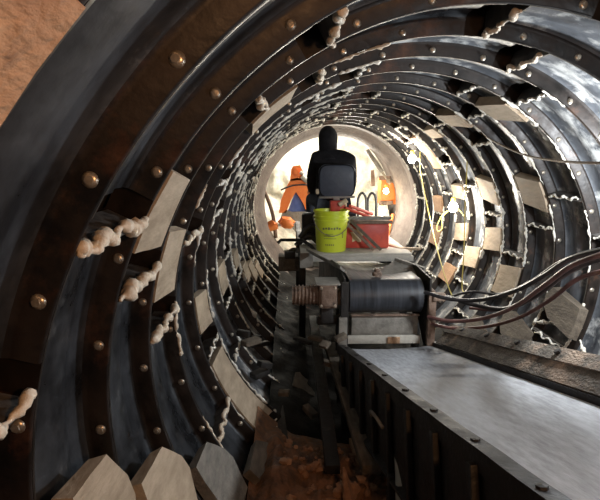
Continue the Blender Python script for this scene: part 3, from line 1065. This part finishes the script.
# ------------------------------------------------------------------ worker
def skin(name, pts, edges, radii, mt, parent, sub=2, root=0):
    """skin-modifier surface; pts in world space"""
    o0 = Vector(parent['_w']) if parent is not None else Vector(pts[root])
    me = bpy.data.meshes.new(name)
    me.from_pydata([tuple(Vector(p)-o0) for p in pts], edges, [])
    o = bpy.data.objects.new(name, me)
    C.objects.link(o)
    o['_w'] = tuple(o0)
    if parent is None:
        o.location = o0
    else:
        o.parent = parent
    md = o.modifiers.new('skin', 'SKIN')
    md.use_smooth_shade = True
    sv = me.skin_vertices[0].data
    for i, r in enumerate(radii):
        sv[i].radius = r if isinstance(r, tuple) else (r, r)
        sv[i].use_root = (i == root)
    ss = o.modifiers.new('sub', 'SUBSURF')
    ss.levels = ss.render_levels = sub
    me.materials.append(M[mt])
    return o
px = sx-.01
pel = Vector((px, 5.03, .28))
hd = at(328, 139, 5.12)
chest = Vector((px-.02, 5.08, .60))
neck = Vector((hd.x+.012, 5.12, .775))
shL, shR = Vector((px-.175, 5.06, .69)), Vector((px+.160, 5.06, .655))
elL, elR = Vector((px-.205, 5.20, .42)), Vector((px+.195, 5.22, .41))
haL, haR = Vector((px-.20, 5.45, .34)), Vector((px+.17, 5.47, .34))
knL, knR = Vector((px-.20, 5.50, .27)), Vector((px+.14, 5.52, .27))
anL, anR = Vector((px-.20, 5.56, -.04)), Vector((px+.15, 5.58, -.04))
toL, toR = Vector((px-.21, 5.72, -.095)), Vector((px+.16, 5.74, -.095))
hipL, hipR = pel+Vector((-.10, .03, -.02)), pel+Vector((.10, .03, -.02))
head = hd
body_pts = [pel, Vector((px, 5.02, .42)), chest, neck, head+Vector((0, 0, -.04)), head+Vector((0, .01, .06)), shL, elL, haL, shR, elR, haR, hipL, knL, anL, toL, hipR, knR, anR, toR]
body_e = [(0, 1), (1, 2), (2, 3), (3, 4), (4, 5), (2, 6), (6, 7), (7, 8), (2, 9), (9, 10), (10, 11), (0, 12), (12, 13), (13, 14), (14, 15), (0, 16), (16, 17), (17, 18), (18, 19)]
body_r = [(.13, .10), (.12, .09), (.13, .09), .052, .072, .078, .055, .038, .024, .055, .038, .024, .08, .052, .034, .03, .08, .052, .034, .03]
person = skin('person', body_pts, body_e, body_r, 'skin', None)
person['label'] = 'person in black hooded sweatshirt seated facing away towards the heading'
person['category'] = 'person'
pw = person
hp = [pel+Vector((0, -.01, -.06)), Vector((px, 5.015, .40)), chest+Vector((0, -.01, -.06)), chest+Vector((0, 0, .06)), neck, shL, (shL+elL)/2, elL, haL+Vector((.01, -.03, 0)), shR, (shR+elR)/2, elR, haR+Vector((0, -.03, 0))]
he = [(0, 1), (1, 2), (2, 3), (3, 4), (3, 5), (5, 6), (6, 7), (7, 8), (3, 9), (9, 10), (10, 11), (11, 12)]
hr = [(.185, .13), (.190, .13), (.185, .13), (.165, .12), (.085, .085), (.095, .09), .078, .062, .042, (.095, .09), .078, .062, .042]
skin('hoodie', hp, he, hr, 'hoodie', person)
# hood, slightly bowed
m = MB()
prof = [(-.20, .150, -.01), (-.15, .112, -.005), (-.11, .100, .0), (-.06, .102, 0), (0, .108, .0), (.05, .103, .005), (.09, .084, .01), (.118, .05, .015), (.13, .01, .018)]
rings = []
for h, r, dy in prof:
    rings.append([m.b.verts.new(head+Vector((r*cos(a)*.92, r*1.15*sin(a)+dy, h)) + (Vector((0, -.0, .008*sin(a*3))))) for a in [2*PI*i/20 for i in range(20)]])
for a, b in zip(rings, rings[1:]):
    for k in range(20):
        th = 2*PI*(k+.5)/20
        if sin(th) > .72 and rings.index(a) in (3, 4, 5):
            continue
        m._f((a[k], a[(k+1) % 20], b[(k+1) % 20], b[k]))
m._f(rings[-1])
hood = m.build('hood', 'hoodie', person, angle=180)
sd = hood.modifiers.new('solid', 'SOLIDIFY')
sd.thickness = .008
sd.offset = -1
ss = hood.modifiers.new('sub', 'SUBSURF')
ss.levels = ss.render_levels = 1
tp = [pel+Vector((0, 0, -.04)), hipL, (hipL+knL)/2, knL, (knL+anL)/2, anL, hipR, (hipR+knR)/2, knR, (knR+anR)/2, anR]
skin('jeans', tp, [(0, 1), (1, 2), (2, 3), (3, 4), (4, 5), (0, 6), (6, 7), (7, 8), (8, 9), (9, 10)], [(.15, .11), .095, .085, .070, .062, .055, .095, .085, .070, .062, .055], 'jeans', person)
for an, to in ((anL, toL), (anR, toR)):
    skin('boot', [an+Vector((0, -.01, .03)), an+Vector((0, 0, -.04)), an+Vector((0, .08, -.045)), to+Vector((0, .02, 0))], [(0, 1), (1, 2), (2, 3)], [.055, .052, .046, .035], 'hose_black', person)
# face features and hands
m = MB()
m.ball(head+Vector((0, .088, -.005)), .014, (.8, 1.3, 1.4))
for s in (-1, 1):
    m.ball(head+Vector((s*.078, .01, 0)), .02, (.4, 1, 1.5))
m.build('nose_and_ears', 'skin', person)
m = MB()
for s in (-1, 1):
    m.ball(head+Vector((s*.03, .073, .02)), .010)
m.box(head+Vector((0, .076, -.045)), (.045, .01, .008))
m.build('eyes_and_mouth', 'dark_mark', person)
for ha, s in ((haL, 1), (haR, -1)):
    for side in (-1, 1):
        pass
    pts = [ha+Vector((0, -.02, 0)), ha+Vector((0, .05, .005))]
    ed = [(0, 1)]
    rd = [(.030, .018), (.040, .018)]
    for i, (dx, ln) in enumerate(((-.030, .055), (-.010, .065), (.011, .06), (.030, .045))):
        b0 = len(pts)
        pts += [ha+Vector((dx, .075, .004)), ha+Vector((dx*1.1, .075+ln*.5, -.004)), ha+Vector((dx*1.1, .075+ln*.6, -.035))]
        ed += [(1, b0), (b0, b0+1), (b0+1, b0+2)]
        rd += [.010, .009, .008]
    b0 = len(pts)
    pts += [ha+Vector((s*.042, .03, -.005)), ha+Vector((s*.045, .065, -.028))]
    ed += [(0, b0), (b0, b0+1)]
    rd += [.012, .009]
    skin('hand', pts, ed, rd, 'skin', person)
# control levers held by the hands
for ha, lab in ((haL, 'black control lever in the left hand of the worker'), (haR, 'black control lever in the right hand of the worker')):
    m = MB()
    a = ha+Vector((0, .10, -.02))
    m.cyl(a, a+Vector((0, .05, -.10)), .012, 10)
    m.ball(a, .02)
    m.cyl(a+Vector((0, .05, -.10)), (a.x, a.y+.10, PZ), .012, 10)
    tag(m.build('control_lever', 'black_steel', None), lab, 'lever', 'control levers')

# dark gear left of the bucket (hose pile)
for i, (pp, lab) in enumerate((([(300, 238), (306, 230), (312, 226), (318, 228), (317, 240)], 'black hose humped left of the bucket, upper one'), ([(296, 246), (302, 240), (310, 236), (318, 242)], 'black hose left of the bucket, lower one'))):
    m = MB()
    m.tube(smooth_path([at(x, y, 4.8) for x, y in pp]), .028, 10)
    tag(m.build('thick_hose', 'hose_black', None), lab, 'hose', 'thick hoses by the bucket')
m = MB()
m.box(at(311, 226, 4.9), (.18, .2, .26), bev=.03)
tag(m.build('battery_box', 'black_steel', None), 'dark squat box between the bucket and the left legs of the seat', 'box')

# ------------------------------------------------------------------ hoses on the right
HN = [0]
def hose(pts, r, mt, lab, name='hydraulic_hose', cat='hose', grp='hoses sweeping along the right wall'):
    m = MB()
    HN[0] += 1
    off = [0, .10, -.05, .06, .16, .20][(HN[0]-1) % 6]
    m.tube(smooth_path([at(p[0], p[1], p[2]+off) for p in pts], 8), r, 10)
    return tag(m.build(name, mt, None), lab, cat, grp)
hose([(424, 292, 3.15), (450, 299, 3.05), (480, 300, 2.9), (515, 291, 2.6), (545, 275, 2.35), (572, 258, 2.1), (620, 246, 1.8)], .0125, 'hose_black', 'black hose highest in the bundle crossing to the right edge')
hose([(425, 297, 3.2), (450, 298, 3.1), (475, 305, 2.95), (505, 309, 2.7), (535, 296, 2.4), (562, 276, 2.15), (590, 262, 1.95), (630, 254, 1.7)], .0145, 'hose_black', 'thick black hose sagging in the middle of the bundle')
hose([(428, 317, 3.1), (450, 321, 3.0), (480, 319, 2.85), (512, 308, 2.6), (545, 285, 2.3), (575, 264, 2.05), (630, 246, 1.75)], .0115, 'hose_red', 'reddish hose with a low sag beside the skirt, upper of two')
hose([(428, 323, 3.15), (452, 328, 3.05), (484, 327, 2.9), (518, 318, 2.6), (550, 300, 2.3), (580, 278, 2.05), (630, 266, 1.75)], .0105, 'hose_red', 'lowest reddish hose of the bundle just above the skirt')
hose([(470, 308, 3.0), (500, 310, 2.75), (530, 300, 2.5), (556, 280, 2.25), (584, 264, 2.0), (630, 258, 1.75)], .009, 'hose_red', 'thin reddish hose tucked between the black hoses')
hose([(440, 300, 3.3), (470, 292, 3.1), (500, 294, 2.9), (530, 282, 2.6), (560, 262, 2.3), (590, 252, 2.0), (630, 243, 1.8)], .009, 'hose_black', 'thin black hose looping above the thicker ones')

# electric cords
def cord(pts, r, mt, lab, smooth=True):
    m = MB()
    P = [at(*p) for p in pts]
    m.tube(smooth_path(P, 6) if smooth else P, r, 8)
    return tag(m.build('power_cord', mt, None), lab, 'cord', 'lamp cords on the right wall')
cord([(420, 152, 6.12), (420, 168, 6.0), (427, 205, 5.3), (436, 245, 4.7), (446, 280, 4.2), (452, 296, 4.0)], .0055, 'yellow_cord', 'yellow cord slanting down from the upper bulb')
cord([(466, 136, 4.6), (467, 165, 4.6), (465, 205, 4.6), (464, 250, 4.5), (462, 285, 4.4), (464, 293, 4.3)], .005, 'yellow_cord', 'yellow cord hanging straight down right of the lower bulb')
cord([(452, 209, 5.22), (443, 214, 5.22), (437, 226, 5.2), (438, 231, 5.2), (442, 228, 5.2), (443, 216, 5.2), (456, 208, 5.2), (464, 216, 5.1)], .0045, 'yellow_cord', 'looped yellow cord beside the lower bulb')
cord([(466, 134, 4.6), (480, 133, 4.2), (495, 142, 3.5), (525, 155, 2.9), (560, 161, 2.4), (600, 163, 2.0), (650, 160, 1.7)], .006, 'brown_cord', 'thin brown cable sagging across the upper right wall')

# bulbs
def bulb(p, label, warm=False, r=.034, grp=None):
    p = Vector(p)
    t = thing('light_bulb', label, 'light bulb', p, grp)
    m = MB()
    m.ball(p, r, (1, 1, 1.15), 0, 3)
    g = m.build('glass', 'lamp_glass_warm' if warm else 'lamp_glass', t, angle=180)
    m = MB()
    m.lathe(p+Vector((0, 0, r*.95)), [(.018, 0), (.022, .01), (.022, .05), (.012, .06), (.0001, .062)], 14)
    m.build('lamp_socket', 'socket', t)
    return t
b1 = at(412, 159, 5.95)
b2 = at(453, 207, 5.0)
bulb(b1, r=.045, label='glowing bare bulb high on the right wall beside the shield ring')
bulb(b2, r=.045, label='glowing bare bulb lower on the right wall between yellow cords')
bulb(at(386, 191, 7.7), 'warm glowing bulb inside the shield on the orange cabinet', True, .04)
bulb(at(382, 212, 7.6), 'white glowing lamp low inside the shield above the red rods', False, .05)

def light(name, loc, e, col, size=.05, typ='POINT'):
    d = bpy.data.lights.new(name, typ)
    d.energy = e
    d.color = col
    d.shadow_soft_size = size
    o = bpy.data.objects.new(name, d)
    C.objects.link(o)
    o.location = loc
    return o
light('bulb_light_upper', b1+Vector((-.09, -.09, -.04)), 13, (1, .92, .80), .04)
light('bulb_light_lower', b2+Vector((-.14, -.10, -.04)), 20, (1, .94, .84), .04)
light('heading_lamp', (.35, 8.35, .75), 70, (1, .95, .82), .12)
light('heading_lamp_left', (-.5, 8.7, .9), 42, (1, .97, .86), .12)
light('shield_work_lamp', at(382, 212, 7.5), 14, (1, .92, .78), .06)
# lamps of the string behind the viewer and just out of frame on the right wall
light('near_lamp_warm', (-.10, -.22, .84), 19, (1, .50, .22), .05)
light('near_lamp_cool', (.50, .62, .45), 6, (.88, .94, 1), .06)
light('wall_lamp_right', (.93, 2.28, .50), 46, (.90, .95, 1), .05)

w = bpy.data.worlds.new('world')
S.world = w
w.use_nodes = True
w.node_tree.nodes['Background'].inputs[0].default_value = (.5, .6, .7, 1)
w.node_tree.nodes['Background'].inputs[1].default_value = .03

for o in S.objects:
    if '_w' in o:
        del o['_w']
vs = S.view_settings
vs.view_transform = 'Standard'
vs.look = 'None'
vs.exposure = .7
vs.gamma = 1
